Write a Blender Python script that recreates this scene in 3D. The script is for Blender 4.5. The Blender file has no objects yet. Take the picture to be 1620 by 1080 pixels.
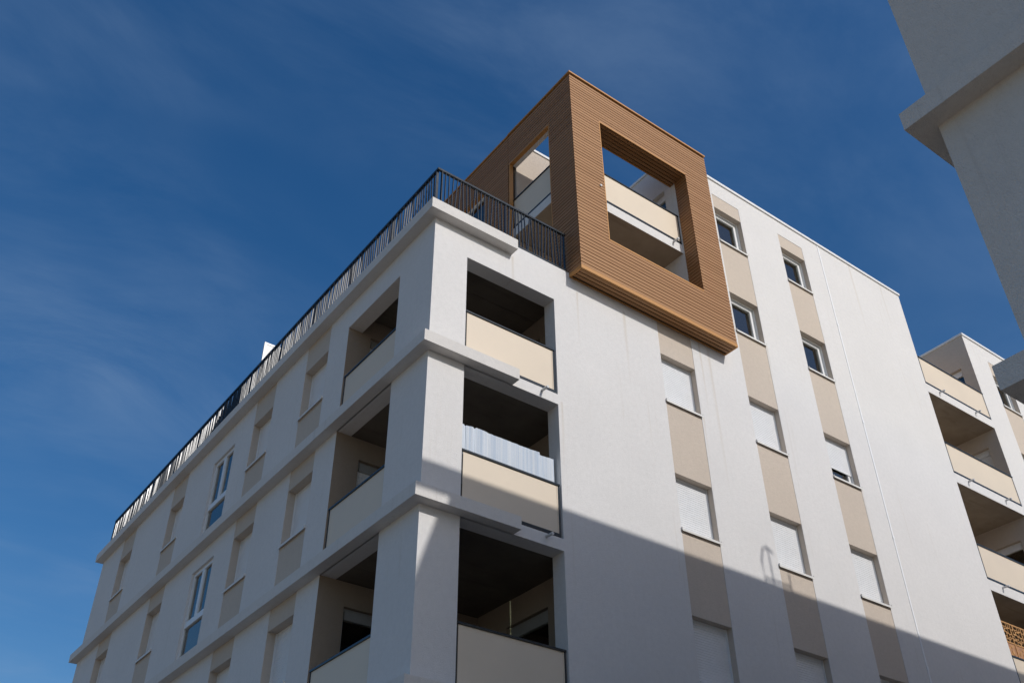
import bpy, bmesh, math, random
from mathutils import Matrix, Vector
random.seed(7)
scene = bpy.context.scene
col = scene.collection

# ------------------------------------------------------------------ camera
cam_d = bpy.data.cameras.new('camera')
cam_d.sensor_width = 36.0
cam_d.lens = 34.88
cam_d.clip_start = 0.1
cam_d.clip_end = 3000
cam = bpy.data.objects.new('camera', cam_d)
col.objects.link(cam)
cam.matrix_world = Matrix((
    (0.8021674, -0.3586338, -0.4773984, -6.6753),
    (-0.5970698, -0.4897188, -0.6353607, -11.1602),
    (-0.0059291, 0.7947058, -0.6069659, 1.6),
    (0, 0, 0, 1)))
scene.camera = cam

# ------------------------------------------------------------------ sky and sun
TO_SUN = Vector((0.225, -1.0, 0.68)).normalized()
ELEV = math.asin(TO_SUN.z)
ROT = math.atan2(TO_SUN.x, TO_SUN.y)
world = bpy.data.worlds.new('World')
scene.world = world
world.use_nodes = True
wn, wl = world.node_tree.nodes, world.node_tree.links
wn.clear()
sky = wn.new('ShaderNodeTexSky')
sky.sky_type = 'NISHITA'
sky.sun_disc = False
sky.sun_elevation = ELEV
sky.sun_rotation = ROT
sky.altitude = 300
sky.air_density = 1.2
sky.dust_density = 2.0
sky.ozone_density = 3.0
hsv = wn.new('ShaderNodeHueSaturation')
hsv.inputs['Hue'].default_value = 0.504
hsv.inputs['Saturation'].default_value = 1.35
wl.new(sky.outputs[0], hsv.inputs['Color'])
CLR, CLX, CLY = 25, 5.2, 3.3
# thin cirrus, laid out on a high flat layer by view direction
tc = wn.new('ShaderNodeTexCoord')
sep = wn.new('ShaderNodeSeparateXYZ')
wl.new(tc.outputs['Generated'], sep.inputs[0])
mz = wn.new('ShaderNodeMath'); mz.operation = 'MAXIMUM'; mz.inputs[1].default_value = 0.08
wl.new(sep.outputs[2], mz.inputs[0])
dv = wn.new('ShaderNodeVectorMath'); dv.operation = 'DIVIDE'
cmb = wn.new('ShaderNodeCombineXYZ')
for i in range(3):
    wl.new(mz.outputs[0], cmb.inputs[i])
wl.new(tc.outputs['Generated'], dv.inputs[0]); wl.new(cmb.outputs[0], dv.inputs[1])
mp = wn.new('ShaderNodeMapping')
mp.inputs['Rotation'].default_value = (0, 0, math.radians(CLR))
mp.inputs['Scale'].default_value = (1.0, 1.35, 1.0)
mp.inputs['Location'].default_value = (CLX, CLY, 0)
wl.new(dv.outputs[0], mp.inputs[0])
mp2 = wn.new('ShaderNodeMapping')
mp2.inputs['Rotation'].default_value = (0, 0, math.radians(-38))
mp2.inputs['Scale'].default_value = (1.0, 1.9, 1.0)
wl.new(dv.outputs[0], mp2.inputs[0])
def wnoise(scale, detail, rough, dist, mp=mp):
    t = wn.new('ShaderNodeTexNoise')
    t.inputs['Scale'].default_value = scale; t.inputs['Detail'].default_value = detail
    t.inputs['Roughness'].default_value = rough; t.inputs['Distortion'].default_value = dist
    wl.new(mp.outputs[0], t.inputs['Vector'])
    return t.outputs[0]
def wrange(src, a, b):
    r = wn.new('ShaderNodeMapRange'); r.interpolation_type = 'SMOOTHSTEP'
    r.inputs[1].default_value = a; r.inputs[2].default_value = b
    wl.new(src, r.inputs[0])
    return r.outputs[0]
veil = wrange(wnoise(0.9, 4, 0.55, 0.2), 0.34, 0.68)
wisp = wrange(wnoise(1.9, 12, 0.62, 0.5, mp2), 0.26, 0.80)
cm = wn.new('ShaderNodeMath'); cm.operation = 'MULTIPLY'
wl.new(veil, cm.inputs[0]); wl.new(wisp, cm.inputs[1])
cf = wn.new('ShaderNodeMath'); cf.operation = 'MULTIPLY'; cf.inputs[1].default_value = 0.34
wl.new(cm.outputs[0], cf.inputs[0])
mixc = wn.new('ShaderNodeMix'); mixc.data_type = 'RGBA'
mixc.inputs[7].default_value = (2.6, 3.7, 5.4, 1)
wl.new(cf.outputs[0], mixc.inputs[0]); wl.new(hsv.outputs[0], mixc.inputs[6])
bg = wn.new('ShaderNodeBackground')
bg.inputs['Strength'].default_value = 0.1
wl.new(mixc.outputs[2], bg.inputs['Color'])
wo = wn.new('ShaderNodeOutputWorld')
wl.new(bg.outputs[0], wo.inputs[0])

sun_d = bpy.data.lights.new('sun', 'SUN')
sun_d.energy = 2.72
sun_d.angle = math.radians(0.53)
sun_d.color = (1.0, 0.97, 0.93)
sun = bpy.data.objects.new('sun', sun_d)
col.objects.link(sun)
sun.rotation_euler = TO_SUN.to_track_quat('Z', 'Y').to_euler()

vs = scene.view_settings
vs.view_transform = 'Standard'
vs.look = 'None'
vs.exposure = 0.0
vs.gamma = 1.0
vs.use_curve_mapping = False

# ------------------------------------------------------------------ materials
def new_mat(name):
    m = bpy.data.materials.new(name); m.use_nodes = True
    n, l = m.node_tree.nodes, m.node_tree.links
    return m, n, l, n['Principled BSDF']

def noise(n, l, vec, scale, detail=4, rough=0.5):
    t = n.new('ShaderNodeTexNoise')
    t.inputs['Scale'].default_value = scale
    t.inputs['Detail'].default_value = detail
    t.inputs['Roughness'].default_value = rough
    l.new(vec, t.inputs['Vector'])
    return t

def mix(n, l, fac, a, b, mode='MIX'):
    x = n.new('ShaderNodeMix'); x.data_type = 'RGBA'; x.blend_type = mode
    if isinstance(fac, float): x.inputs[0].default_value = fac
    else: l.new(fac, x.inputs[0])
    for v, i in ((a, 6), (b, 7)):
        if isinstance(v, tuple): x.inputs[i].default_value = (*v, 1)
        else: l.new(v, x.inputs[i])
    return x.outputs[2]

def ramp(n, l, src, p0, p1, v0=0.0, v1=1.0):
    r = n.new('ShaderNodeMapRange')
    r.inputs[1].default_value = p0; r.inputs[2].default_value = p1
    r.inputs[3].default_value = v0; r.inputs[4].default_value = v1
    l.new(src, r.inputs[0])
    return r.outputs[0]

def bump(n, l, b, h, strength, dist):
    x = n.new('ShaderNodeBump'); x.inputs['Strength'].default_value = strength
    x.inputs['Distance'].default_value = dist
    l.new(h, x.inputs['Height']); l.new(x.outputs[0], b.inputs['Normal'])

STREAKS = [(1.74, 0.035, 14.28, 1.5), (6.98, 0.055, 14.45, 3.6), (6.72, 0.03, 14.45, 2.0), (3.32, 0.04, 14.2, 1.3), (4.55, 0.05, 14.3, 1.9),
           (6.53, 0.03, 12.5, 1.2), (9.10, 0.03, 15.45, 1.1), (11.57, 0.03, 12.5, 1.3), (2.80, 0.035, 11.4, 1.6), (13.7, 0.06, 20.4, 2.6), (15.1, 0.05, 20.4, 1.8)]

def plaster(name, c, stain, stain_amt=0.35, grain=0.5, streaks=False):
    m, n, l, b = new_mat(name)
    g = n.new('ShaderNodeNewGeometry').outputs['Position']
    big = noise(n, l, g, 0.7, 5, 0.6)
    c0 = mix(n, l, ramp(n, l, big.outputs[0], 0.3, 0.75), tuple(x * 0.955 for x in c), tuple(min(1, x * 1.025) for x in c))
    mid = noise(n, l, g, 11, 6, 0.68)
    c1 = mix(n, l, ramp(n, l, mid.outputs[0], 0.40, 0.72, 0.0, 0.55), c0, tuple(x * 0.87 for x in c))
    mpn = n.new('ShaderNodeMapping'); mpn.inputs['Scale'].default_value = (5.5, 5.5, 0.16)
    l.new(g, mpn.inputs[0])
    st = noise(n, l, mpn.outputs[0], 1.7, 6, 0.66)
    where = noise(n, l, g, 0.45, 3, 0.5)
    sm = n.new('ShaderNodeMath'); sm.operation = 'MULTIPLY'
    l.new(ramp(n, l, st.outputs[0], 0.58, 0.80, 0.0, stain_amt * 1.5), sm.inputs[0])
    l.new(ramp(n, l, where.outputs[0], 0.40, 0.62), sm.inputs[1])
    c2 = mix(n, l, sm.outputs[0], c1, stain)
    if streaks:                     # run-off marks below the frame, sill ends and copings
        sx = n.new('ShaderNodeSeparateXYZ'); l.new(g, sx.inputs[0])
        wob = noise(n, l, mpn.outputs[0], 3.0, 3, 0.6)
        xw = n.new('ShaderNodeMath'); xw.operation = 'MULTIPLY_ADD'; xw.inputs[1].default_value = 0.10
        l.new(wob.outputs[0], xw.inputs[0]); l.new(sx.outputs[0], xw.inputs[2])
        tot = None
        for x0, w, zt, ln in STREAKS:
            d = n.new('ShaderNodeMath'); d.operation = 'SUBTRACT'; d.inputs[1].default_value = x0 + 0.05; l.new(xw.outputs[0], d.inputs[0])
            ab = n.new('ShaderNodeMath'); ab.operation = 'ABSOLUTE'; l.new(d.outputs[0], ab.inputs[0])
            across = ramp(n, l, ab.outputs[0], 0.0, w, 1.0, 0.0)
            down = ramp(n, l, sx.outputs[2], zt - ln, zt, 0.0, 1.0)
            stop = ramp(n, l, sx.outputs[2], zt, zt + 0.02, 1.0, 0.0)
            p = n.new('ShaderNodeMath'); p.operation = 'MULTIPLY'; l.new(across, p.inputs[0]); l.new(down, p.inputs[1])
            q = n.new('ShaderNodeMath'); q.operation = 'MULTIPLY'; l.new(p.outputs[0], q.inputs[0]); l.new(stop, q.inputs[1])
            if tot is None: tot = q.outputs[0]
            else:
                mx = n.new('ShaderNodeMath'); mx.operation = 'MAXIMUM'; l.new(tot, mx.inputs[0]); l.new(q.outputs[0], mx.inputs[1]); tot = mx.outputs[0]
        sc_ = n.new('ShaderNodeMath'); sc_.operation = 'MULTIPLY'; sc_.inputs[1].default_value = 0.55; l.new(tot, sc_.inputs[0])
        c2 = mix(n, l, sc_.outputs[0], c2, (0.56, 0.49, 0.40))
    sp = noise(n, l, g, 36, 3, 0.6)
    c3 = mix(n, l, ramp(n, l, sp.outputs[0], 0.58, 0.74, 0.0, 0.34), c2, tuple(x * 0.74 for x in c))
    l.new(c3, b.inputs['Base Color'])
    b.inputs['Roughness'].default_value = 0.93
    b.inputs['Specular IOR Level'].default_value = 0.2
    fine = noise(n, l, g, 60, 4, 0.65)
    ad = n.new('ShaderNodeMath'); ad.operation = 'MULTIPLY_ADD'; ad.inputs[1].default_value = 0.6
    l.new(mid.outputs[0], ad.inputs[0]); l.new(fine.outputs[0], ad.inputs[2])
    bump(n, l, b, ad.outputs[0], grain, 0.016)
    return m

M = {}
M['white'] = plaster('white_render', (0.735, 0.715, 0.695), (0.60, 0.555, 0.50), 0.6, 0.5, True)
M['beige'] = plaster('beige_render', (0.60, 0.515, 0.43), (0.47, 0.385, 0.31), 0.35)
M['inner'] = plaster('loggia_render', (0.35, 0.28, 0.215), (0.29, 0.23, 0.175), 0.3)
M['neighbour'] = plaster('neighbour_render', (0.74, 0.685, 0.625), (0.54, 0.48, 0.42), 0.6, 1.0)
M['cornice'] = plaster('cornice_render', (0.705, 0.675, 0.64), (0.44, 0.40, 0.35), 0.65)

def concrete(name, ca, cb, cs):
    m, n, l, b = new_mat(name)
    g = n.new('ShaderNodeNewGeometry').outputs['Position']
    a = noise(n, l, g, 1.1, 6, 0.65)
    c = mix(n, l, ramp(n, l, a.outputs[0], 0.3, 0.7), ca, cb)
    mpn = n.new('ShaderNodeMapping'); mpn.inputs['Scale'].default_value = (0.6, 4.0, 1)
    mpn.inputs['Rotation'].default_value = (0, 0, 0.5)
    l.new(g, mpn.inputs[0])
    s = noise(n, l, mpn.outputs[0], 1.6, 5, 0.6)
    c = mix(n, l, ramp(n, l, s.outputs[0], 0.55, 0.8, 0, 0.7), c, cs)
    l.new(c, b.inputs['Base Color']); b.inputs['Roughness'].default_value = 0.85
    b.inputs['Specular IOR Level'].default_value = 0.25
    bump(n, l, b, noise(n, l, g, 30, 4).outputs[0], 0.3, 0.005)
    return m
M['concrete'] = concrete('concrete', (0.33, 0.265, 0.195), (0.46, 0.385, 0.295), (0.24, 0.185, 0.13))
M['soffit'] = concrete('shaded_soffit_concrete', (0.115, 0.098, 0.080), (0.175, 0.150, 0.122), (0.08, 0.066, 0.052))  # loggia ceilings: concrete colour darkened to stand in for deep shade

def simple(name, c, rough, var=0.06, spec=0.5, metallic=0.0, scale=6.0):
    m, n, l, b = new_mat(name)
    g = n.new('ShaderNodeNewGeometry').outputs['Position']
    a = noise(n, l, g, scale, 4, 0.6)
    cc = mix(n, l, ramp(n, l, a.outputs[0], 0.3, 0.7), tuple(x * (1 - var) for x in c), tuple(min(1, x * (1 + var)) for x in c))
    l.new(cc, b.inputs['Base Color'])
    l.new(ramp(n, l, a.outputs[0], 0.3, 0.7, rough * 0.9, min(1, rough * 1.1)), b.inputs['Roughness'])
    b.inputs['Specular IOR Level'].default_value = spec
    b.inputs['Metallic'].default_value = metallic
    return m
M['panel'] = simple('cream_panel', (0.71, 0.605, 0.475), 0.5, 0.025, 0.3, scale=1.2)
M['dark'] = simple('anthracite_paint', (0.018, 0.025, 0.032), 0.24, 0.15, 0.42)
M['pvc'] = simple('white_window_frame', (0.80, 0.80, 0.79), 0.35, 0.02)
M['coping'] = simple('white_coping', (0.78, 0.775, 0.76), 0.45, 0.04)
M['shutter'] = simple('white_shutter', (0.76, 0.765, 0.77), 0.5, 0.03, 0.3)
M['sill'] = simple('sill_metal', (0.72, 0.70, 0.66), 0.5, 0.06)
M['sillside'] = simple('sill_underside', (0.20, 0.16, 0.12), 0.6)
M['casing'] = simple('shaded_casing', (0.33, 0.33, 0.32), 0.5)  # loggia window and door frames, shade of the recess put into the colour
M['conduit'] = simple('white_conduit', (0.86, 0.86, 0.86), 0.45, 0.02)
M['gasket'] = simple('gasket', (0.03, 0.03, 0.03), 0.6)
M['room'] = simple('room_interior', (0.40, 0.38, 0.31), 0.9)
M['pane_reflection'] = simple('reflection_sheet', (0.13, 0.14, 0.17), 0.9, 0.15)  # dull blue-grey sheet standing in for reflection in the upper street windows
M['curtain'] = simple('curtain', (0.55, 0.50, 0.46), 0.9, 0.1)
M['spout'] = simple('grey_pipe', (0.62, 0.62, 0.62), 0.4)
M['void'] = simple('cladding_membrane', (0.035, 0.022, 0.016), 0.9)
M['asphalt'] = simple('asphalt', (0.055, 0.055, 0.057), 0.9, 0.25, 0.3, scale=3)
M['paving'] = simple('paving', (0.42, 0.385, 0.335), 0.85, 0.12, 0.3, scale=2)
M['soil'] = simple('pale_ground', (0.31, 0.255, 0.19), 0.95, 0.2, 0.2, scale=0.5)
M['cane'] = simple('cane', (0.42, 0.36, 0.16), 0.5, 0.2)
M['leaf'] = simple('leaf', (0.10, 0.13, 0.03), 0.5, 0.3)
M['pot'] = simple('terracotta', (0.35, 0.16, 0.09), 0.8, 0.1)
M['lattice'] = simple('lattice_wood', (0.50, 0.26, 0.09), 0.55, 0.2, 0.4, scale=9)
M['leafpanel'] = simple('carved_panel', (0.42, 0.21, 0.10), 0.55, 0.25, 0.4, scale=12)
def screen_mat():
    m, n, l, b = new_mat('screen_plastic')
    g = n.new('ShaderNodeNewGeometry').outputs['Position']
    mpn = n.new('ShaderNodeMapping'); mpn.inputs['Scale'].default_value = (42, 3, 0.25); l.new(g, mpn.inputs[0])
    a = noise(n, l, mpn.outputs[0], 1.0, 3, 0.6)
    c = mix(n, l, ramp(n, l, a.outputs[0], 0.35, 0.65), (0.58, 0.66, 0.76), (0.80, 0.83, 0.86))
    mq = n.new('ShaderNodeMapping'); mq.inputs['Scale'].default_value = (0.4, 0.4, 55); l.new(g, mq.inputs[0])
    d = noise(n, l, mq.outputs[0], 1.0, 2, 0.5)
    c = mix(n, l, ramp(n, l, d.outputs[0], 0.6, 0.7, 0, 0.25), c, (0.50, 0.57, 0.70))
    l.new(c, b.inputs['Base Color']); b.inputs['Roughness'].default_value = 0.45
    return m
M['screen'] = screen_mat()

def timber(name, ca, cb, rough=0.55, spec=0.4):
    m, n, l, b = new_mat(name)
    g = n.new('ShaderNodeNewGeometry').outputs['Position']
    oi = n.new('ShaderNodeObjectInfo')
    base = mix(n, l, oi.outputs['Random'], ca, cb)
    mpn = n.new('ShaderNodeMapping'); mpn.inputs['Scale'].default_value = (2, 2, 30)
    l.new(g, mpn.inputs[0])
    gr = noise(n, l, mpn.outputs[0], 2.0, 5, 0.6)
    base = mix(n, l, ramp(n, l, gr.outputs[0], 0.4, 0.75, 0, 0.12), base, tuple(x * 0.7 for x in ca))
    l.new(base, b.inputs['Base Color']); b.inputs['Roughness'].default_value = rough
    b.inputs['Specular IOR Level'].default_value = spec
    b.inputs['Specular Tint'].default_value = (1.0, 0.80, 0.58, 1)
    bump(n, l, b, gr.outputs[0], 0.15, 0.003)
    return m
M['timber'] = timber('brown_boards', (0.315, 0.155, 0.064), (0.37, 0.19, 0.085), 0.52, 0.42)
M['trim'] = timber('honey_trim', (0.47, 0.225, 0.07), (0.50, 0.245, 0.078), 0.5, 0.5)

def glass():
    m, n, l, b = new_mat('window_glass')
    n.remove(b)
    tr = n.new('ShaderNodeBsdfTransparent'); tr.inputs[0].default_value = (0.80, 0.86, 0.84, 1)
    gl = n.new('ShaderNodeBsdfGlossy'); gl.inputs['Roughness'].default_value = 0.015
    gl.inputs['Color'].default_value = (1.0, 0.97, 0.92, 1)
    fr = n.new('ShaderNodeFresnel'); fr.inputs[0].default_value = 2.15
    mx = n.new('ShaderNodeMixShader')
    l.new(fr.outputs[0], mx.inputs[0]); l.new(tr.outputs[0], mx.inputs[1]); l.new(gl.outputs[0], mx.inputs[2])
    l.new(mx.outputs[0], n['Material Output'].inputs[0])
    return m
M['glass'] = glass()

# ------------------------------------------------------------------ mesh helpers
def tag(o, label=None, cat=None, group=None, kind=None):
    if label: o['label'] = label
    if cat: o['category'] = cat
    if group: o['group'] = group
    if kind: o['kind'] = kind
    return o

def link(name, mesh, parent=None, loc=None):
    o = bpy.data.objects.new(name, mesh)
    col.objects.link(o)
    if parent: o.parent = parent
    if loc: o.location = loc
    return o

class MB:
    def __init__(self, fmap=None):
        self.v, self.f, self.map = [], [], fmap or (lambda u, d, z: (u, d, z))
    def box(self, u0, u1, d0, d1, z0, z1):
        i = len(self.v)
        for z in (z0, z1):
            for d in (d0, d1):
                for u in (u0, u1):
                    self.v.append(self.map(u, d, z))
        for q in ((0, 2, 3, 1), (4, 5, 7, 6), (0, 1, 5, 4), (2, 6, 7, 3), (0, 4, 6, 2), (1, 3, 7, 5)):
            self.f.append(tuple(i + k for k in q))
        return self
    def poly(self, pts):
        i = len(self.v)
        self.v += [self.map(*p) for p in pts]
        self.f.append(tuple(range(i, i + len(pts))))
        return self
    def tube(self, pts, r, seg=8, cap=True):
        pts = [Vector(self.map(*p)) for p in pts]
        rings = []
        for k, p in enumerate(pts):
            t = (pts[min(k + 1, len(pts) - 1)] - pts[max(k - 1, 0)]).normalized()
            a = t.cross(Vector((0, 0, 1)))
            if a.length < 1e-3: a = Vector((1, 0, 0))
            a.normalize(); b = t.cross(a)
            rr = r[k] if isinstance(r, (list, tuple)) else r
            i = len(self.v)
            for s in range(seg):
                an = 2 * math.pi * s / seg
                self.v.append(tuple(p + a * math.cos(an) * rr + b * math.sin(an) * rr))
            rings.append(i)
        for a, b in zip(rings, rings[1:]):
            for s in range(seg):
                self.f.append((a + s, a + (s + 1) % seg, b + (s + 1) % seg, b + s))
        if cap:
            self.f.append(tuple(rings[0] + s for s in range(seg)))
            self.f.append(tuple(rings[-1] + s for s in range(seg)))
        return self
    def mesh(self, name, mat, recalc=True):
        me = bpy.data.meshes.new(name)
        me.from_pydata(self.v, [], self.f)
        if recalc:
            bm = bmesh.new(); bm.from_mesh(me)
            bmesh.ops.recalc_face_normals(bm, faces=bm.faces)
            bm.to_mesh(me); bm.free()
        me.materials.append(M[mat])
        return me
    def build(self, name, mat, parent=None, recalc=True):
        return link(name, self.mesh(name, mat, recalc), parent)

def facing_y(c):            # wall facing -y at y = c: u along x, d into the building
    return lambda u, d, z: (u, c + d, z)
def facing_x(c):            # wall facing -x at x = c: u along y
    return lambda u, d, z: (c + d, u, z)

def slab_wall(name, mat, fmap, us, zs, solid, d0, d1, parent):
    """one watertight wall of cells us x zs, cell kept where solid(u, z)"""
    us, zs = sorted(set(us)), sorted(set(zs))
    S = lambda i, j: 0 <= i < len(us) - 1 and 0 <= j < len(zs) - 1 and solid((us[i] + us[i + 1]) / 2, (zs[j] + zs[j + 1]) / 2)
    V, F, idx = [], [], {}
    def vid(i, j, k):
        if (i, j, k) not in idx:
            idx[(i, j, k)] = len(V); V.append(fmap(us[i], (d0, d1)[k], zs[j]))
        return idx[(i, j, k)]
    for i in range(len(us) - 1):
        for j in range(len(zs) - 1):
            if not S(i, j): continue
            for k in (0, 1):
                F.append((vid(i, j, k), vid(i + 1, j, k), vid(i + 1, j + 1, k), vid(i, j + 1, k)))
            for (ni, nj, a, b) in ((i - 1, j, (i, j), (i, j + 1)), (i + 1, j, (i + 1, j), (i + 1, j + 1)),
                                   (i, j - 1, (i, j), (i + 1, j)), (i, j + 1, (i, j + 1), (i + 1, j + 1))):
                if not S(ni, nj):
                    F.append((vid(*a, 0), vid(*b, 0), vid(*b, 1), vid(*a, 1)))
    mb = MB(); mb.v, mb.f = V, F
    return mb.build(name, mat, parent)

def inside(u, z, rects):
    return any(a < u < b and c < z < d for a, b, c, d in rects)

# ------------------------------------------------------------------ ground
def struct(name, mb, mat):
    return tag(mb.build(name, mat), kind='structure')
struct('ground', MB().box(-400, 400, -400, 400, -0.6, 0.0), 'soil')
struct('road', MB().box(-300, 300, -6.4, -2.6, -0.05, 0.02), 'asphalt')
struct('road', MB().box(-9.6, -3.2, -2.598, 300, -0.05, 0.02), 'asphalt')
struct('pavement', MB().box(-3.0, 60, -2.4, 60, -0.1, 0.14), 'paving')
struct('pavement', MB().box(-2.6, 60, -60, -6.6, -0.1, 0.14), 'paving')
struct('kerb', MB().box(-3.18, 60, -2.58, -2.402, -0.1, 0.145), 'concrete')
struct('kerb', MB().box(-3.18, -3.002, -2.398, 60, -0.1, 0.145), 'concrete')
struct('kerb', MB().box(-2.6, 60, -6.598, -6.42, -0.1, 0.145), 'concrete')

# ------------------------------------------------------------------ the apartment building
BLD = bpy.data.objects.new('apartment_building', None)
col.objects.link(BLD)
tag(BLD, 'white apartment block with beige window bands, cream balcony panels and a brown slatted corner frame', 'building')

FL = [11.539, 8.739, 5.939, 3.139]            # finished floors (= cornice tops)
T = 0.213
HEAD = [19.423, 16.630, 13.682, 10.898, 8.130, 5.330]
SILL = [18.247, 15.454, 12.506, 9.722, 6.954, 4.154]
ROOF = 20.40
A, B, C = (5.490, 6.477), (8.087, 9.065), (10.576, 11.540)
BT = 19.87                                    # top of the beige bands
OX = (0.712, 2.720)                           # corner loggia, street side
OY = (1.150, 3.080)                           # corner loggia, left side
LB = [(3.90, 4.92), (6.42, 7.42), (11.40, 12.38), (15.12, 16.13)]
LF = (8.43, 9.62)                             # tall white windows
BX0, BX1, BYF, BZ0, BZ1 = 3.135, 7.535, -0.38, 14.49, 20.56
NX = 6.71
XEND, XR, XFAR = 16.0, 19.20, 27.0

# --- white walls, street side
open_r = [(OX[0], OX[1], FL[0], 13.731)] + [(OX[0], OX[1], f, FL[i] - T) for i, f in enumerate(FL[1:])]
band_r = [(A[0], A[1], 1.0, 14.75), (B[0], B[1], 1.0, BT), (C[0], C[1], 1.0, BT)]
def solid_r(u, z):
    if inside(u, z, open_r) or inside(u, z, band_r): return False
    if u < BX0 and z > 14.55: return u > 1.714 and z < 14.61
    if u < NX and z > 14.61: return False
    return True
us = [0, *OX, 1.714, BX0, NX, *A, *B, *C, XEND]
zs = [0, 1.0, 14.55, 14.61, 14.75, BT, ROOF, 13.731] + FL + [f - T for f in FL]
slab_wall('wall', 'white', facing_y(0), us, zs, solid_r, 0, 0.30, BLD)

# --- white wall, left side
open_l = [(OY[0], OY[1], FL[0], 13.731)] + [(OY[0], OY[1], f, FL[i] - T) for i, f in enumerate(FL[1:])]
band_l = [(a, b, 1.0, 14.34) for a, b in LB]
door_l = [(LF[0], LF[1], f + 0.03, f + 2.185) for f in FL]
solid_l = lambda u, z: not (inside(u, z, open_l) or inside(u, z, band_l) or inside(u, z, door_l))
us = [0.30, *OY, *LF, 17.95] + [x for b in LB for x in b]
zs = [0, 1.0, 14.34, 14.55, 13.731] + FL + [f - T for f in FL] + [f + 0.03 for f in FL] + [f + 2.185 for f in FL]
slab_wall('wall', 'white', facing_x(0), us, zs, solid_l, 0, 0.30, BLD)
MB().box(0.302, 16, 17.7, 17.95, 0, 14.50).build('end_wall', 'white', BLD)
# block between the two corner openings
for i, f in enumerate(FL):
    top = 13.731 if i == 0 else FL[i - 1] - T
    MB().box(0.298, OX[0] - 0.001, 0.298, OY[0] - 0.001, f - 0.01, top + (0.4 if i == 0 else 0.01)).build('corner_pier', 'white', BLD)

# --- beige bands with window openings
def band(fm, u0, u1, z0, z1, wins):
    zz = sorted([z0, z1] + [x for w in wins for x in w])
    for a, b in zip(zz[0::2], zz[1::2]):
        MB(fm).box(u0, u1, 0.008, 0.29, a, b).build('beige_band', 'beige', BLD)
    for a, b in wins:                                     # side reveals
        for p, q in ((u0 + 0.0005, u0 + 0.003), (u1 - 0.003, u1 - 0.0005)):
            MB(fm).box(p, q, 0.009, 0.289, a, b).build('reveal', 'beige', BLD)
band(facing_y(0), *A, 1.0, 14.75, [(SILL[k], HEAD[k]) for k in (2, 3, 4, 5)])
band(facing_y(0), *B, 1.0, BT, [(SILL[k], HEAD[k]) for k in range(6)])
band(facing_y(0), *C, 1.0, BT, [(SILL[k], HEAD[k]) for k in range(6)])
for b in LB:
    band(facing_x(0), *b, 1.0, 14.34, [(SILL[k], HEAD[k]) for k in (2, 3, 4, 5)])

# --- windows
def shutter_mesh(fm, u0, u1, z0, z1, d, pitch=0.046):
    mb = MB(fm)
    n = max(1, int(round((z1 - z0) / pitch))); p = (z1 - z0) / n
    prof = []
    for k in range(n):
        a = z0 + k * p
        prof += [(a, d + 0.0045), (a + p * 0.14, d - 0.001), (a + p * 0.5, d - 0.0035), (a + p * 0.88, d - 0.001), (a + p * 0.95, d + 0.0045)]
    i = len(mb.v)
    for z, dd in prof:
        mb.v += [fm(u0, dd, z), fm(u1, dd, z)]
    for k in range(len(prof) - 1):
        a = i + 2 * k
        mb.f.append((a, a + 1, a + 3, a + 2))
    mb.box(u0, u1, d - 0.008, d + 0.012, z0 - 0.03, z0)
    return mb

def ring(mb, u0, u1, z0, z1, w, d0, d1):
    mb.box(u0, u1, d0, d1, z0, z0 + w); mb.box(u0, u1, d0, d1, z1 - w, z1)
    mb.box(u0, u0 + w, d0, d1, z0 + w, z1 - w); mb.box(u1 - w, u1, d0, d1, z0 + w, z1 - w)

def room(fm, u0, u1, z0, z1, d, parent, depth=1.6, mat='room'):
    mb = MB(fm)
    a, b, c, e, D = u0 - 0.25, u1 + 0.25, z0 - 0.4, z1 + 0.25, d + depth
    mb.poly([(a, D, c), (b, D, c), (b, D, e), (a, D, e)])
    mb.poly([(a, d, c), (a, D, c), (a, D, e), (a, d, e)])
    mb.poly([(b, d, c), (b, D, c), (b, D, e), (b, d, e)])
    mb.poly([(a, d, e), (b, d, e), (b, D, e), (a, D, e)])
    mb.poly([(a, d, c), (b, d, c), (b, D, c), (a, D, c)])
    mb.build('room_interior', mat, parent, recalc=False)

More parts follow.
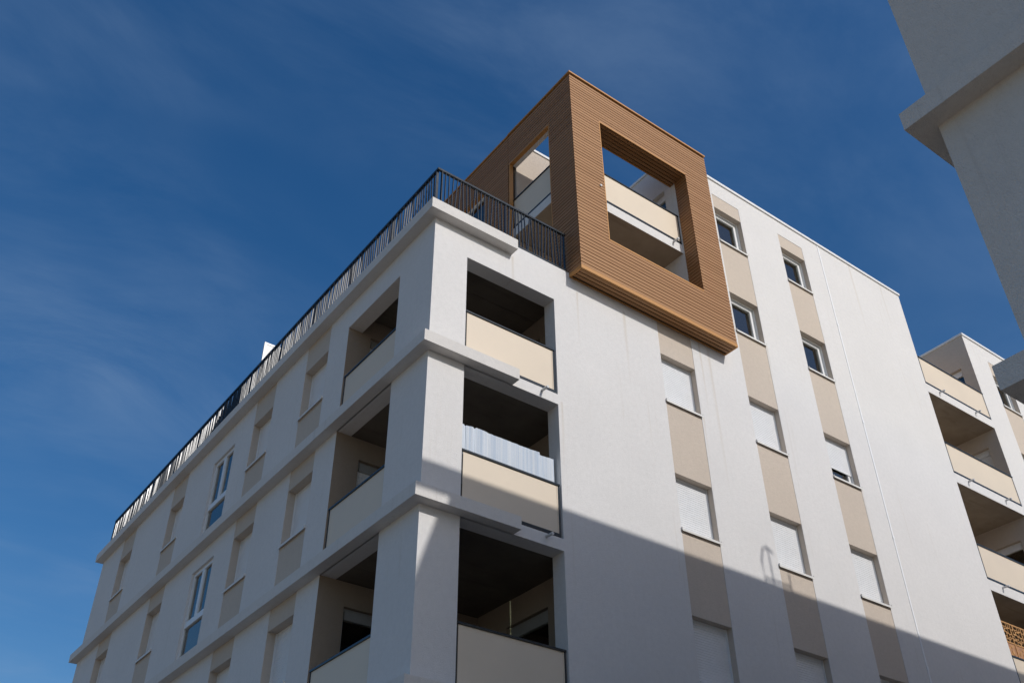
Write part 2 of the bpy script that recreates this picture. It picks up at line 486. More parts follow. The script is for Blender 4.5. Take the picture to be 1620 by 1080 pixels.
def window(fm, u0, u1, z0, z1, closed=1.0, sill=True, dd=0.155, curtain=False):
    """frame ring with sash; closed = how far the roller shutter is down"""
    d = dd
    f = MB(fm)
    ring(f, u0, u1, z0, z1, 0.05, d + 0.03, d + 0.10)
    f.box(u0 + 0.001, u0 + 0.028, d - 0.025, d + 0.029, z0 + 0.001, z1 - 0.001)       # shutter guides
    f.box(u1 - 0.028, u1 - 0.001, d - 0.025, d + 0.029, z0 + 0.001, z1 - 0.001)
    f.box(u0 + 0.03, u1 - 0.03, d - 0.012, d + 0.028, z1 - 0.045, z1 - 0.002)
    w = f.build('window', 'pvc', BLD)
    if closed < 0.999:
        s = MB(fm); ring(s, u0 + 0.062, u1 - 0.062, z0 + 0.062, z1 - 0.062, 0.07, d + 0.012, d + 0.085)
        s.build('sash', 'pvc', w)
        g = MB(fm); ring(g, u0 + 0.05, u1 - 0.05, z0 + 0.05, z1 - 0.05, 0.012, d + 0.035, d + 0.09)
        g.build('gasket', 'gasket', w)
        MB(fm).box(u0 + 0.13, u1 - 0.13, d + 0.045, d + 0.051, z0 + 0.13, z1 - 0.13).build('pane', 'glass', w)
        room(fm, u0, u1, z0, z1, d + 0.14, w)
        if curtain:  # real curtain, and the reflection stand-in behind upper street panes
            c = MB(fm); n = 26; pts = []
            for k in range(n + 1):
                t = k / n; pts.append((u0 + 0.10 + (u1 - u0 - 0.30) * 0.75 * t, d + 0.20 + 0.025 * math.sin(t * 30)))
            for p, q in zip(pts, pts[1:]):
                c.poly([(p[0], p[1], z0 + 0.05), (q[0], q[1], z0 + 0.05), (q[0], q[1], z1 - 0.1), (p[0], p[1], z1 - 0.1)])
            c.build('curtain', curtain, w, recalc=False)
    if closed > 0.01:
        zb = z1 - (z1 - z0) * closed + 0.03
        shutter_mesh(fm, u0 + 0.02, u1 - 0.02, zb + 0.002, z1 - 0.04, d - 0.002).build('roller_shutter', 'shutter', w, recalc=False)
    if sill:
        s = MB(fm)
        s.box(u0 - 0.012, u1 + 0.012, -0.040, d + 0.03, z0 - 0.006, z0 + 0.010)
        s.box(u0 - 0.012, u1 + 0.012, -0.040, -0.034, z0 - 0.034, z0 - 0.006)
        s.box(u0 - 0.012, u0 - 0.006, -0.040, 0.02, z0 + 0.010, z0 + 0.040)
        s.box(u1 + 0.006, u1 + 0.012, -0.040, 0.02, z0 + 0.010, z0 + 0.040)
        s.build('sill', 'sill', w)
    return w

FR = facing_y(0)
FLF = facing_x(0)
for k in (2, 3, 4, 5): window(FR, *A, SILL[k], HEAD[k], 1.0)
for k in range(6): window(FR, *B, SILL[k], HEAD[k], 0.0 if k < 2 else 1.0, curtain='pane_reflection' if k < 2 else False)
for k in range(6): window(FR, *C, SILL[k], HEAD[k], {0: 0.0, 1: 0.0, 2: 0.68}.get(k, 1.0), curtain={0: 'pane_reflection', 1: 'pane_reflection', 2: 'curtain'}.get(k, False))
for i, b in enumerate(LB):
    for k in (2, 3, 4, 5):
        window(FLF, *b, SILL[k], HEAD[k], 0.87 if (i, k) in ((1, 3), (2, 3)) else 1.0, dd=0.19)

def tall_window(f):
    u0, u1, z0, z1 = LF[0], LF[1], f + 0.03, f + 2.185
    d = 0.055; zt = z0 + 0.93
    m = MB(FLF)
    ring(m, u0, u1, z0, z1, 0.055, d, d + 0.08)
    m.box(u0 + 0.055, u1 - 0.055, d - 0.012, d + 0.08, zt - 0.05, zt + 0.05)
    um = (u0 + u1) / 2
    m.box(um - 0.028, um + 0.028, d - 0.010, d + 0.078, zt + 0.052, z1 - 0.056)
    w = m.build('window', 'pvc', BLD)
    s = MB(FLF)
    ring(s, u0 + 0.057, um - 0.030, zt + 0.052, z1 - 0.057, 0.040, d - 0.008, d + 0.07)
    ring(s, um + 0.030, u1 - 0.057, zt + 0.052, z1 - 0.057, 0.040, d - 0.008, d + 0.07)
    s.build('sash', 'pvc', w)
    for a, b, c, e in ((u0 + 0.095, um - 0.068, zt + 0.095, z1 - 0.10), (um + 0.068, u1 - 0.095, zt + 0.095, z1 - 0.10),
                       (u0 + 0.052, u1 - 0.052, z0 + 0.052, zt - 0.048)):
        MB(FLF).box(a, b, d + 0.03, d + 0.036, c, e).build('pane', 'glass', w)
    room(FLF, u0, u1, z0, z1, d + 0.1, w, 2.0)
    c = MB(FLF); pts = [(u0 + 0.08 + 0.86 * k / 40, d + 0.22 + 0.02 * math.sin(k * 1.3)) for k in range(41)]
    for p, q in zip(pts, pts[1:]):
        c.poly([(p[0], p[1], z0 + 0.03), (q[0], q[1], z0 + 0.03), (q[0], q[1], z1 - 0.08), (p[0], p[1], z1 - 0.08)])
    c.build('curtain', 'curtain', w, recalc=False)
for f in FL: tall_window(f)

# --- cornices
def cornice(zt, t, p, name='cornice', mat='cornice'):
    m = MB()
    P = [(-p, -p), (1.714, -p), (1.714, 0.02), (0.02, 0.02), (0.02, 18.086), (-p, 18.086)]
    for a in (zt - t, zt):
        m.v += [(x, y, a) for x, y in P]
    n = len(P)
    m.f += [tuple(range(n)), tuple(range(n, 2 * n))] + [(k, (k + 1) % n, n + (k + 1) % n, n + k) for k in range(n)]
    return m.build(name, mat, BLD)
cornice(14.556, 0.233, 0.208, 'roof_cornice')
for f in FL: cornice(f + 0.003, T + 0.003, 0.205)
MB().box(0.30, 15.9, 0.302, 17.69, 14.20, 14.46).build('terrace_slab', 'concrete', BLD)
MB().box(0.31, 6.6, 0.31, 17.6, 14.462, 14.50).build('terrace_paving', 'paving', BLD)

# --- corner loggias
def guard(fm, u0, u1, z0, z1, side_l=True, side_r=True):
    """cream sheet panel between dark rails; u0..u1 the full width"""
    r = MB(fm)
    r.box(u0, u1, -0.012, 0.045, z1 - 0.032, z1)
    r.box(u0 + 0.02, u1 - 0.02, -0.004, 0.035, z0 - 0.060, z0 - 0.008)
    r.box(u0 + 0.002, u0 + 0.030, 0.006, 0.04, z0 - 0.07, z1 - 0.034)
    r.box(u1 - 0.030, u1 - 0.002, 0.006, 0.04, z0 - 0.07, z1 - 0.034)
    g = r.build('balcony_guard', 'dark', BLD)
    p = MB(fm)
    p.box(u0 + 0.045, u1 - 0.06, 0.010, 0.020, z0 - 0.012, z1 - 0.036)
    p.build('panel', 'panel', g)
    e = MB(fm); e.box(u1 - 0.056, u1 - 0.036, 0.008, 0.018, z0 - 0.012, z1 - 0.036)
    e.build('edge_strip', 'panel', g)
    return g

def spout(x, y, z, fm=None):
    m = MB()
    m.tube([(x, y + 0.06, z), (x, y - 0.14, z - 0.010), (x, y - 0.17, z - 0.012)], 0.026, 10)
    o = m.build('drain_spout', 'spout', BLD)
    for p in o.data.polygons: p.use_smooth = len(p.vertices) == 4

IX, IY = 3.19, 3.076
for i, f in enumerate(FL):
    ceil = 14.13 if i == 0 else FL[i - 1] - T
    # floor slab with joints, seen from below as the ceiling of the loggia underneath
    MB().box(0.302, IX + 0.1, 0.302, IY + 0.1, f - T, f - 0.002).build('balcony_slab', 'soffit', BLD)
    # inner wall facing left, with a window
    w0, w1, h0, h1 = 1.04, 2.20, f + 0.03, f + 2.13
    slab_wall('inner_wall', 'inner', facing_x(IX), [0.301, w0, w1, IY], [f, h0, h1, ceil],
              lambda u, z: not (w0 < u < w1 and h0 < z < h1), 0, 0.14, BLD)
    fm = facing_x(IX)
    m = MB(fm); ring(m, w0, w1, h0, h1, 0.06, 0.08, 0.14); m.box(w0 + 0.06, w1 - 0.06, 0.06, 0.13, h1 - 0.22, h1 - 0.062)
    wn_ = m.build('window', 'casing', BLD)
    if i in (0, 1):
        shutter_mesh(fm, w0 + 0.03, w1 - 0.03, h0 + 0.04, h1 - 0.22, 0.075).build('roller_shutter', 'shutter', wn_, recalc=False)
    else:
        MB(fm).box(w0 + 0.05, w1 - 0.05, 0.10, 0.106, h0 + 0.05, h1 - 0.2).build('pane', 'glass', wn_)
        room(fm, w0, w1, h0, h1, 0.15, wn_)
    # back wall facing the street, with a door
    d0, d1, e1 = 0.50, 1.72, f + 2.165
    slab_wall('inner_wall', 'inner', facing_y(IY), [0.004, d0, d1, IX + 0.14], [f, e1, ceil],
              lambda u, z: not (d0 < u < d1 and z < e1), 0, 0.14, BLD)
    fm = facing_y(IY)
    m = MB(fm); ring(m, d0, d1, f + 0.01, e1, 0.05, 0.08, 0.139); m.box(d0 + 0.05, d1 - 0.05, 0.055, 0.125, e1 - 0.20, e1 - 0.052)
    dn = m.build('balcony_door', 'casing', BLD)
    if i == 2:
        MB(fm).box(d0 + 0.05, d1 - 0.05, 0.10, 0.106, f + 0.06, e1 - 0.18).build('pane', 'glass', dn)
        room(fm, d0, d1, f, e1, 0.15, dn)
    else:
        shutter_mesh(fm, d0 + 0.03, d1 - 0.03, f + 0.05, e1 - 0.20, 0.078).build('roller_shutter', 'shutter', dn, recalc=False)
    # guards
    guard(facing_y(0.02), OX[0] + 0.004, OX[1] - 0.03, f + 0.085, f + 0.985)
    guard(facing_x(0.02), OY[0] + 0.004, OY[1] - 0.03, f + 0.085, f + 0.995)
    if i < 3: spout(2.36, 0.0, f - 0.06)
# ceiling of the top loggia: cast panels with open joints
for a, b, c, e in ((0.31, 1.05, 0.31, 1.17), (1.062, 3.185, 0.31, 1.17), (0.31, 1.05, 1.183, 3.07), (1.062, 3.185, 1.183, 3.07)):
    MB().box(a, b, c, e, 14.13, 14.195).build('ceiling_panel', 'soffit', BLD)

# --- upper storeys: inner walls of the framed balcony, roof, copings
MB().box(3.345, NX - 0.002, 1.95, 2.15, 14.50, ROOF).build('balcony_back_wall', 'beige', BLD)
IH0, IH1 = 0.36, 1.40
slab_wall('balcony_side_wall', 'white', facing_x(NX), [0.301, IH0, IH1, 1.948], [14.5, 15.5, 16.63, 17.45, 19.42, ROOF],
          lambda u, z: not (IH0 < u < IH1 and (17.45 < z < 19.42)), 0, 0.22, BLD)
fm = facing_x(NX)
m = MB(fm); ring(m, IH0, IH1, 17.45, 19.42, 0.06, 0.12, 0.19); m.box(IH0 + .06, IH1 - .06, 0.10, 0.17, 19.22, 19.358)
w = m.build('window', 'pvc', BLD)
MB(fm).box(IH0 + .05, IH1 - .05, 0.14, 0.146, 17.5, 19.24).build('pane', 'glass', w)
room(fm, IH0, IH1, 17.45, 19.42, 0.225, w, 0.85)
MB().box(3.36, 15.99, 2.16, 12.0, 20.05, 20.30).box(6.94, 15.99, 0.301, 2.158, 20.05, 20.30).build('roof', 'concrete', BLD)
MB().box(7.54, XEND + 0.03, -0.035, 0.34, ROOF, ROOF + 0.075).build('coping', 'coping', BLD)
MB().box(NX - 0.03, 6.98, 0.16, 2.20, ROOF + 0.002, ROOF + 0.07).build('coping', 'coping', BLD)
MB().box(3.345, NX - 0.032, 1.92, 2.20, ROOF + 0.001, ROOF + 0.07).build('coping', 'coping', BLD)
MB().box(15.7, XEND - 0.001, 0.301, 12.0, 14.46, ROOF).build('return_wall', 'white', BLD)
MB().box(3.2, 15.69, 11.7, 12.0, 14.46, ROOF).build('rear_wall', 'white', BLD)

# framed balcony: slab and guards
MB().box(3.345, NX - 0.002, 0.045, 1.948, 17.10, 17.36).box(3.235, 3.343, 0.445, 1.945, 17.10, 17.36).build('balcony_slab', 'concrete', BLD)
MB().box(3.36, NX - 0.004, 0.035, 0.043, 17.095, 17.355).build('slab_edge', 'white', BLD)
MB().box(3.226, 3.233, 0.447, 1.943, 17.095, 17.355).build('slab_edge', 'white', BLD)
guard(facing_y(0.03), 3.40, NX - 0.01, 17.43, 18.28)
guard(facing_x(3.235), 0.45, 1.945, 17.43, 18.28)
spout(6.42, 0.035, 17.30)

# --- brown slatted frame around the balcony
fr = MB()
I = 0.030
fr.box(BX0 + I, 3.955 - 0.004, BYF + I, 0.16, BZ0 + I, BZ1 - 0.05)                  # corner post
fr.box(BX0 + I, 3.225, 0.162, 0.44, BZ0 + 0.09, BZ1 - 0.05)                          # side return of the post
fr.box(BX0 + I, 3.225, 0.442, 1.95, 19.47, BZ1 - 0.05)                               # side lintel
fr.box(3.957, NX + I, BYF + I, 0.13, 19.36 + I, BZ1 - 0.05)                          # front lintel
fr.box(3.957, NX + I, BYF + I, -0.004, BZ0 + I, 15.70 - 0.012)                       # front apron
fr.box(NX + I + 0.002, BX1 - 0.004, BYF + I, -0.004, BZ0 + I, BZ1 - 0.05)            # right post
FRAME = fr.build('timber_frame', 'void', BLD)
tag(FRAME, 'square frame of brown horizontal boards projecting round the corner balcony')
MB().box(3.227, 3.343, 0.162, 0.438, 14.6, 20.4).box(3.227, 3.343, 0.44, 1.948, 19.455, 20.4).build('frame_lining', 'white', BLD)
cache = {}
def board(sx, sy, sz, x, y, z, parent):
    key = (round(sx, 3), round(sy, 3), round(sz, 3))
    if key not in cache:
        cache[key] = MB().box(0, sx, 0, sy, 0, sz).mesh('board', 'timber')
    j = 0.0015
    link('board', cache[key], parent, (x + random.uniform(-j, j), y + random.uniform(-j, j), z))
PITCH, BH, BD = 0.0905, 0.0690, 0.026
rows = []
z = BZ0 + 0.095
while z + BH < BZ1 - 0.055:
    rows.append(z); z += PITCH
for z in rows:                                   # front face
    zc = z + BH / 2
    if 15.70 < zc < 19.36:
        board(3.955 - BX0, BD, BH, BX0, BYF, z, FRAME)
        board(BX1 - NX, BD, BH, NX, BYF, z, FRAME)
    else:
        board(BX1 - BX0, BD, BH, BX0, BYF, z, FRAME)
for z in rows:                                   # left face
    zc = z + BH / 2
    y0 = BYF + BD + 0.003
    if zc < 19.45: board(BD, 0.438 - y0, BH, BX0, y0, z, FRAME)
    else: board(BD, 1.99 - y0, BH, BX0, y0, z, FRAME)
for z in rows:                                   # right reveal of the front opening
    if 15.70 < z and z + BH < 19.36:
        board(BD, 0.0 - (BYF + BD + 0.003), BH, NX, BYF + BD + 0.003, z, FRAME)
y = BYF + 0.045                                  # soffits
k = 0
while y + BH < 0.155:
    if y + BH < -0.02:
        board(BX1 - BX0 - 0.05, BH, BD, BX0 + 0.045, y, BZ0 + 0.004, FRAME)
    board(NX - 3.957, BH, BD, 3.956, y, 19.36, FRAME)
    y += PITCH
tr = MB()
tr.box(BX0 - 0.004, BX1 + 0.002, BYF - 0.006, BYF + 0.030, BZ0, BZ0 + 0.085)           # bottom edge, front
tr.box(BX0 - 0.004, BX0 + 0.030, BYF + 0.032, -0.003, BZ0, BZ0 + 0.085)                # bottom edge, left
tr.box(BX0 + 0.032, BX1 - 0.002, -0.036, -0.003, BZ0 + 0.001, BZ0 + 0.03)              # bottom edge, wall side
tr.box(BX1 - 0.03, BX1 + 0.001, BYF + 0.032, -0.038, BZ0 + 0.001, BZ0 + 0.06)
tr.box(3.957, NX - 0.002, BYF - 0.004, 0.02, 15.66, 15.70)                             # opening sill
tr.box(3.957, NX, BYF - 0.003, BYF + 0.022, 19.352, 19.385)                            # opening head
tr.box(3.957, NX, 0.118, 0.150, 19.352, 19.40)
tr.box(3.953, 3.975, BYF - 0.003, BYF + 0.021, 15.702, 19.350)
tr.box(BX0 - 0.003, 3.235, 0.430, 0.452, 14.62, 19.45)                                 # side opening jambs and head
tr.box(BX0 - 0.003, 3.235, 1.935, 1.962, 14.62, 19.45)
tr.box(BX0 - 0.003, 3.235, 0.430, 1.962, 19.452, 19.480)
tr.build('trim', 'trim', FRAME)
cp = MB()
cp.box(BX0 - 0.022, BX1 + 0.022, BYF - 0.024, 0.17, BZ1 - 0.045, BZ1)
cp.box(BX0 - 0.022, 3.35, 0.172, 1.998, BZ1 - 0.045, BZ1)
cp.build('coping', 'trim', FRAME)
dt = MB(); dt.tube([(3.836, BYF + 0.01, 17.193), (3.836, BYF - 0.03, 17.193)], 0.028, 12)
dt.build('wall_lamp_stub', 'spout', FRAME)

# clad side wall behind the terrace
CW0, CW1, CH0, CH1 = 2.98, 3.95, 17.45, 19.42
CW = slab_wall('clad_wall', 'void', facing_x(BX0 + I), [2.0, CW0, CW1, 11.98], [14.47, CH0, CH1, BZ1 - 0.05],
               lambda u, z: not (CW0 < u < CW1 and CH0 < z < CH1), 0, 0.16, BLD)
for z in rows:
    zc = z + BH / 2
    if CH0 < zc < CH1:
        board(BD, CW0 - 2.003, BH, BX0, 2.003, z, CW)
        board(BD, 11.9 - CW1, BH, BX0, CW1, z, CW)
    else:
        board(BD, 11.9 - 2.003, BH, BX0, 2.003, z, CW)
m = MB(facing_x(BX0)); ring(m, CW0 - 0.005, CW1 + 0.005, CH0, CH1 + 0.004, 0.02, -0.004, 0.14)
m.build('trim', 'trim', CW)
m = MB(facing_x(BX0)); ring(m, CW0 + 0.015, CW1 - 0.015, CH0 + 0.02, CH1 - 0.018, 0.07, 0.10, 0.17)
w = m.build('window', 'pvc', BLD)
MB(facing_x(BX0)).box(CW0 + .08, CW1 - .08, 0.13, 0.136, CH0 + .08, CH1 - .08).build('pane', 'glass', w)
room(facing_x(BX0), CW0, CW1, CH0, CH1, 0.185, w)
MB().box(BX0 - 0.02, 3.35, 2.0, 12.0, BZ1 - 0.07, BZ1 - 0.022).build('coping', 'trim', CW)

# --- terrace railing
RZ = 15.64
rl = MB()
rl.box(-0.005, 0.050, -0.005, 17.83, RZ - 0.045, RZ)
rl.box(0.052, 3.09, -0.005, 0.050, RZ - 0.045, RZ)
rl.box(0.006, 0.040, 0.042, 17.80, 14.60, 14.64)
rl.box(0.042, 3.07, 0.006, 0.040, 14.63, 14.67)
RAIL = rl.build('terrace_railing', 'dark', BLD)
pm = MB().box(-0.025, 0.025, -0.009, 0.009, 0, 1.0).mesh('post', 'dark')
pm2 = MB().box(-0.009, 0.009, -0.025, 0.025, 0, 1.0).mesh('post', 'dark')
posts = [0.06, 1.68, 3.28, 4.90, 6.53, 8.14, 9.70, 11.26, 12.87, 14.52, 16.16, 17.80]
for y in posts: link('post', pm, RAIL, (0.022, y, 14.585))
for x in (0.10, 1.585, 3.055): link('post', pm2, RAIL, (x, 0.022, 14.585))
bars = []
for q in range(5):
    s = (-0.060, -0.030, 0.0, 0.028, 0.056)[q]
    a, b = MB(), MB()
    for mb, lay in ((a, 0), (b, 1)):
        pts = []
        for z, o in ((0.0, -s / 2), (0.97, s / 2)):
            for dx, dy in ((-0.014, -0.0065), (0.014, -0.0065), (0.014, 0.0065), (-0.014, 0.0065)):
                pts.append((dx, dy + o, z) if lay == 0 else (dy + o, dx, z))
        mb.v = pts
        mb.f = [(0, 1, 2, 3), (4, 5, 6, 7)] + [(k, (k + 1) % 4, 4 + (k + 1) % 4, 4 + k) for k in range(4)]
    bars.append((a.mesh('baluster', 'dark'), b.mesh('baluster', 'dark')))
seq = [0, 3, 1, 4, 2, 3, 0, 2, 4, 1]
c = 0
for a, b in zip(posts, posts[1:]):
    n = 18
    for k in range(1, n):
        c += 1
        link('baluster', bars[random.choice(seq)][0], RAIL, (0.022, a + (b - a) * k / n, 14.632))
for a, b in ((0.10, 1.585), (1.585, 3.055)):
    n = 18
    for k in range(1, n):
        link('baluster', bars[seq[(k * 7 + int(a * 3)) % 10]][1], RAIL, (a + (b - a) * k / n, 0.022, 14.655))
# terrace partition
m = MB().box(0.20, 1.7, 8.16, 8.20, 14.47, 16.55)
tp = m.build('terrace_partition', 'coping', BLD)
m = MB(); ring(m, 0.17, 1.73, 14.47, 16.58, 0.05, 8.15, 8.21); m.build('partition_frame', 'pvc', tp)

# --- thin vertical conduit on the street wall
m = MB(); m.box(12.315, 12.358, -0.011, 0.004, 0.2, 20.38)
for z in (2.4, 5.5, 8.6, 11.55, 14.6, 17.6): m.box(12.308, 12.366, -0.017, 0.004, z - 0.04, z + 0.04)
m.build('conduit', 'conduit', BLD)

# --- right bay of balconies and the next block of the same building
zs_b = [17.30, 14.48, 11.55, 8.75, 5.95]
for i, zf in enumerate(zs_b):
    MB().box(XEND + 0.002, XR - 0.002, 0.012, 1.948, zf - 0.31, zf - 0.03).build('balcony_slab', 'concrete', BLD)
    MB().box(XEND + 0.003, XR - 0.003, 0.0, 0.010, zf - 0.312, zf - 0.028).build('slab_edge', 'white', BLD)
    guard(facing_y(-0.005), XEND + 0.004, XR - 0.004, zf + 0.03, zf + 0.90)
    spout(16.62, 0.0, zf - 0.10); spout(18.35, 0.0, zf - 0.10)
MB().box(XEND, XR, 1.95, 2.15, 0, ROOF).build('bay_back_wall', 'beige', BLD)
MB().box(15.8, XEND - 0.002, 0.301, 2.1, 0, 14.45).build('return_wall', 'white', BLD)
wins = [(zf + 0.02, zf + 2.04) for zf in zs_b]
R0, R1 = 0.36, 1.35
slab_wall('bay_side_wall', 'beige', facing_x(XR - 0.004), [0.003, R0, R1, 6.0], [0, ROOF] + [x for w in wins for x in w],
          lambda u, z: not (R0 < u < R1 and any(a < z < b for a, b in wins)), 0, 0.19, BLD)
fm = facing_x(XR)
for i, (a, b) in enumerate(wins):
    m = MB(fm); ring(m, R0, R1, a, b, 0.06, 0.11, 0.18); m.box(R0 + .06, R1 - .06, 0.09, 0.16, b - 0.2, b - 0.062)
    w = m.build('window', 'pvc', BLD)
    MB(fm).box(R0 + .05, R1 - .05, 0.13, 0.136, a + .05, b - .18).build('pane', 'glass', w)
    room(fm, R0, R1, a, b, 0.205, w, 0.6)
    if i == 1:
        shutter_mesh(fm, R0 + .03, R1 - .03, b - 0.62, b - 0.2, 0.105).build('roller_shutter', 'shutter', w, recalc=False)
D = (20.33, 21.34)
slab_wall('wall', 'white', facing_y(0), [XR, *D, XFAR], [0, 1.0, BT, ROOF - 0.001],
          lambda u, z: not (D[0] < u < D[1] and 1.0 < z < BT), 0, 0.30, BLD)
HD = [h - 0.05 for h in HEAD]; SD = [s - 0.03 for s in SILL]
band(facing_y(0), *D, 1.0, BT, [(SD[k], HD[k]) for k in range(6)])
for k in range(6): window(FR, *D, SD[k], HD[k], 0.0 if k < 2 else 1.0)
MB().box(XR - 0.03, XFAR + 0.03, -0.035, 0.34, ROOF, ROOF + 0.075).build('coping', 'coping', BLD)
MB().box(XR - 0.028, XR + 0.25, 0.342, 6.0, ROOF + 0.001, ROOF + 0.07).build('coping', 'coping', BLD)
MB().box(XR + 0.21, XFAR, 0.302, 6.0, 20.1, 20.3).build('roof', 'concrete', BLD)
MB().box(XFAR - 0.3, XFAR - 0.002, 0.302, 6.0, 0, ROOF).build('return_wall', 'white', BLD)

# ------------------------------------------------------------------ the building across the street
NB = bpy.data.objects.new('neighbouring_building', None)
col.objects.link(NB)
NXW, NYW = -0.14, -8.765
NB.location = (0, 0, 0)
tag(NB, 'shaded pale rendered building with projecting ledges cutting into the upper right corner', 'building')
MB().box(NXW, 29, -24, NYW, 0, 11.40).build('wall', 'neighbour', NB)
MB().box(2.57, 29, -24, NYW, 11.40, 15.25).build('upper_wall', 'neighbour', NB)
MB().box(NXW, 2.568, NYW - 0.12, NYW, 14.56, 15.25).build('shadow_beam', 'timber', NB)  # unseen beam, added to shape the shadow on the street facade
MB().box(NXW, 0.30, NYW - 0.12, NYW, 11.402, 14.558).build('shadow_beam_post', 'timber', NB)  # unseen leg carrying the added beam
for zt in (11.43, 8.63, 5.83, 3.03):
    m = MB(); p = 0.205
    P = [(NXW - p, NYW + p), (NXW - p, -24), (NXW + 0.02, -24), (NXW + 0.02, NYW - 0.02), (6.0, NYW - 0.02), (6.0, NYW + p)]
    for a in (zt - T, zt): m.v += [(x, y, a) for x, y in P]
    n = 6
    m.f += [tuple(range(n)), tuple(range(n, 2 * n))] + [(k, (k + 1) % n, n + (k + 1) % n, n + k) for k in range(n)]
    m.build('ledge', 'neighbour', NB)
m = MB(); yy = NYW - 0.15
m.tube([(9.62, yy, 15.2), (9.60, yy, 15.75), (9.68, yy, 16.02), (9.82, yy, 16.10), (9.98, yy, 16.0)], 0.024, 8)
m.tube([(9.86, yy, 15.2), (9.84, yy, 15.9), (9.82, yy, 16.1)], 0.02, 8)
m.tube([(9.62, yy, 15.42), (10.36, yy, 15.42)], 0.024, 8)
m.tube([(10.36, yy, 15.2), (10.36, yy, 15.70)], 0.02, 8)
m.build('roof_ladder_rail', 'spout', NB)

# ------------------------------------------------------------------ things on the balconies
def strip_sheet(segs):
    """upright reed-like plastic slats: list of (u, y, z0, z1)"""
    m = MB()
    for (u0, y0, z1a), (u1, y1, z1b) in segs:
        L = math.hypot(u1 - u0, y1 - y0); n = max(1, int(L / 0.019))
        nx, ny = -(y1 - y0) / L, (u1 - u0) / L
        if ny > 0: nx, ny = -nx, -ny
        for k in range(n):
            a, b = k / n, (k + 0.90) / n; c = (a + b) / 2
            bot = 9.16
            top = z1a + (z1b - z1a) * c + random.uniform(-0.003, 0.003)
            P = lambda t, o: (u0 + (u1 - u0) * t + nx * o, y0 + (y1 - y0) * t + ny * o)
            ring_ = [P(a, 0), P(c, 0.006), P(b, 0), P(c, -0.004)]
            i = len(m.v)
            m.v += [(x, y, bot) for x, y in ring_] + [(x, y, top) for x, y in ring_]
            m.f += [(i, i + 1, i + 2, i + 3), (i + 4, i + 5, i + 6, i + 7)] + [(i + q, i + (q + 1) % 4, i + 4 + (q + 1) % 4, i + 4 + q) for q in range(4)]
    return m
path = [(0.735, 0.100, 10.245), (0.82, 0.110, 10.245), (0.84, 0.145, 10.24), (0.87, 0.108, 10.245), (0.98, 0.100, 10.255), (1.02, 0.130, 10.25),
        (1.05, 0.105, 10.265), (1.17, 0.100, 10.265), (1.30, 0.108, 10.255), (1.42, 0.104, 10.25), (1.60, 0.100, 10.25), (1.80, 0.106, 10.255),
        (1.98, 0.102, 10.25), (2.16, 0.106, 10.255), (2.35, 0.098, 10.262)]
sc = strip_sheet(list(zip(path, path[1:])) + [((2.30, 0.125, 10.225), (2.46, 0.128, 10.235)), ((2.46, 0.128, 10.235), (2.668, 0.120, 10.245))])
o = sc.build('privacy_screen', 'screen')
tag(o, 'pale blue slatted plastic privacy screen standing behind the balcony panel under the half-shaded corner', 'screen')

m = MB()
pts = [(1.94 + 0.004 * math.sin(k), 0.40, 5.94 + 1.70 * k / 10) for k in range(11)]
m.tube(pts, [0.012] * 10 + [0.008], 8)
for z in (6.3, 6.6, 6.9, 7.2, 7.45): m.tube([(1.94, 0.40, z - 0.008), (1.94, 0.40, z + 0.008)], 0.016, 8)
o = m.build('bamboo_cane', 'cane')
tag(o, 'thin yellowish cane standing upright in the dark lowest corner balcony', 'cane')

def plant(name, label, loc, h, blades, lean, leafw, pot_h=0.3):
    e = bpy.data.objects.new(name, None); col.objects.link(e); e.location = loc
    tag(e, label, 'plant')
    p = MB(); p.tube([(0, 0, 0), (0, 0, pot_h * 0.9), (0, 0, pot_h)], [0.11, 0.15, 0.16], 16); p.build('pot', 'pot', e)
    rnd = random.Random(len(name) + int(h * 100))
    f = MB()
    for b in range(blades):
        an = rnd.uniform(0, 6.28) if b else lean; hh = h * rnd.uniform(0.72, 1.0) if b else h
        r = rnd.uniform(0.12, 0.34)
        px = []
        for k in range(7):
            t = k / 6
            px.append(Vector((math.cos(an) * r * t ** 2, math.sin(an) * r * t ** 2, pot_h * 0.9 + (hh - pot_h) * (1 - (1 - t) ** 1.6) - 0.10 * t ** 4)))
        side = Vector((-math.sin(an), math.cos(an), 0))
        i = len(f.v)
        for k, q in enumerate(px):
            w = leafw * math.sin(math.pi * (0.12 + 0.86 * k / 6))
            f.v += [tuple(q - side * w), tuple(q + side * w)]
        for k in range(6):
            f.f.append((i + 2 * k, i + 2 * k + 1, i + 2 * k + 3, i + 2 * k + 2))
    f.build('leaves', 'leaf', e, recalc=False)
plant('potted_plant', 'dark leafy potted plant beside the thin cane on the lowest corner balcony', (2.42, 0.45, 5.94), 1.22, 16, 1.0, 0.022)
plant('potted_plant', 'long bladed pale green plant arching above the carved lattice screen', (16.12, 0.45, 8.75), 2.12, 12, -0.6, 0.018, 0.4)

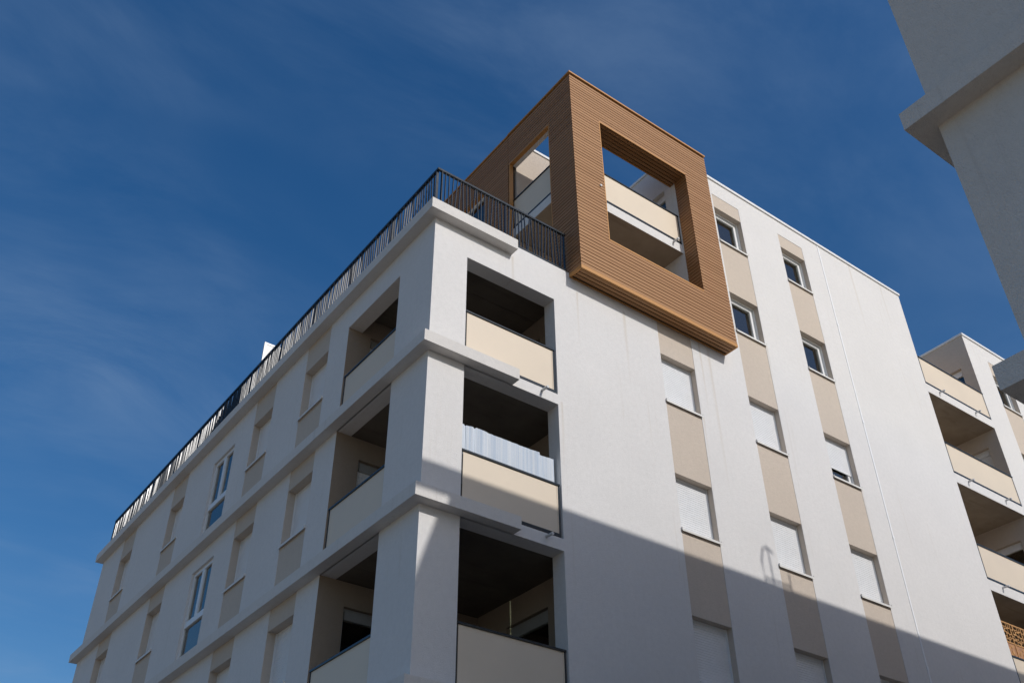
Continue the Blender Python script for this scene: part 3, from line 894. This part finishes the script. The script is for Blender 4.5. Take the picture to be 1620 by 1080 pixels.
# carved lattice on the far right balcony
LZ0, LZ1 = 9.66, 10.56
LT = bpy.data.objects.new('lattice_screen', None); col.objects.link(LT); LT.location = (16.05, 0.10, 8.75)
tag(LT, 'honey brown lattice screen with carved leaf panels above the rightmost lower balcony guard', 'screen')
def lt(u, d, z): return (u, d, z - 8.75)
m = MB(lt); x = 0.0; W = 0.47; n = 6
for k in range(n + 1): m.box(k * W - 0.014, k * W + 0.014, -0.012, 0.016, 9.10, LZ1)
for k in range(n):
    for z in (9.12, 9.68, 10.03, LZ1 - 0.03): m.box(k * W + 0.014, (k + 1) * W - 0.014, -0.010, 0.014, z, z + 0.026)
m.build('frame', 'lattice', LT)
m = MB(lt)
cells = [(0.0, 0.20, 0.34, 0.24), (0.34, 0.0, 0.62, 0.16), (0.66, 0.0, 1.0, 0.26), (0.0, 0.40, 0.18, 0.74), (0.18, 0.30, 0.52, 0.52), (0.52, 0.16, 0.80, 0.46),
         (0.18, 0.56, 0.40, 0.80), (0.44, 0.52, 0.72, 0.70), (0.72, 0.46, 1.0, 0.78), (0.30, 0.80, 0.66, 1.0), (0.66, 0.74, 0.86, 1.0), (0.0, 0.74, 0.24, 1.0)]
for k in range(n):
    for a, b, c, e in cells:
        u0, u1 = k * W + 0.014 + a * (W - 0.028), k * W + 0.014 + c * (W - 0.028)
        z0, z1 = 10.056 + b * (LZ1 - 0.03 - 10.056), 10.056 + e * (LZ1 - 0.03 - 10.056)
        t = 0.010
        m.box(u0, u1, -0.006, 0.008, z0 - t, z0 + t); m.box(u0, u1, -0.0065, 0.0085, z1 - t, z1 + t)
        m.box(u0 - t, u0 + t, -0.007, 0.009, z0, z1); m.box(u1 - t, u1 + t, -0.0075, 0.0095, z0, z1)
m.build('fretwork', 'lattice', LT)
for k in range(n):
    MB(lt).box(k * W + 0.014, (k + 1) * W - 0.014, 0.002, 0.010, 9.14, 10.03).build('leaf_panel', 'leafpanel', LT)
    m = MB(lt)
    for (cx, cz, an, L) in ((0.16, 9.86, 0.9, 0.17), (0.30, 9.80, 2.2, 0.15), (0.22, 9.74, 1.6, 0.12), (0.30, 9.95, 0.4, 0.10)):
        pts = []
        for t in range(9):
            a = t / 8; w = 0.035 * math.sin(math.pi * a)
            pts.append((a * L - L / 2, w))
        pts += [(p, -q) for p, q in reversed(pts[1:-1])]
        ca, sa = math.cos(an), math.sin(an)
        fr_ = [(k * W + cx + p * ca - q * sa, -0.006, cz + p * sa + q * ca) for p, q in pts]
        bk = [(a, 0.004, b) for a, _, b in fr_]
        i = len(m.v); nn = len(fr_)
        m.v += [lt(*p) for p in fr_ + bk]
        m.f += [tuple(range(i, i + nn)), tuple(range(i + nn, i + 2 * nn))] + [(i + q, i + (q + 1) % nn, i + nn + (q + 1) % nn, i + nn + q) for q in range(nn)]
    m.build('carved_leaf', 'lattice', LT)
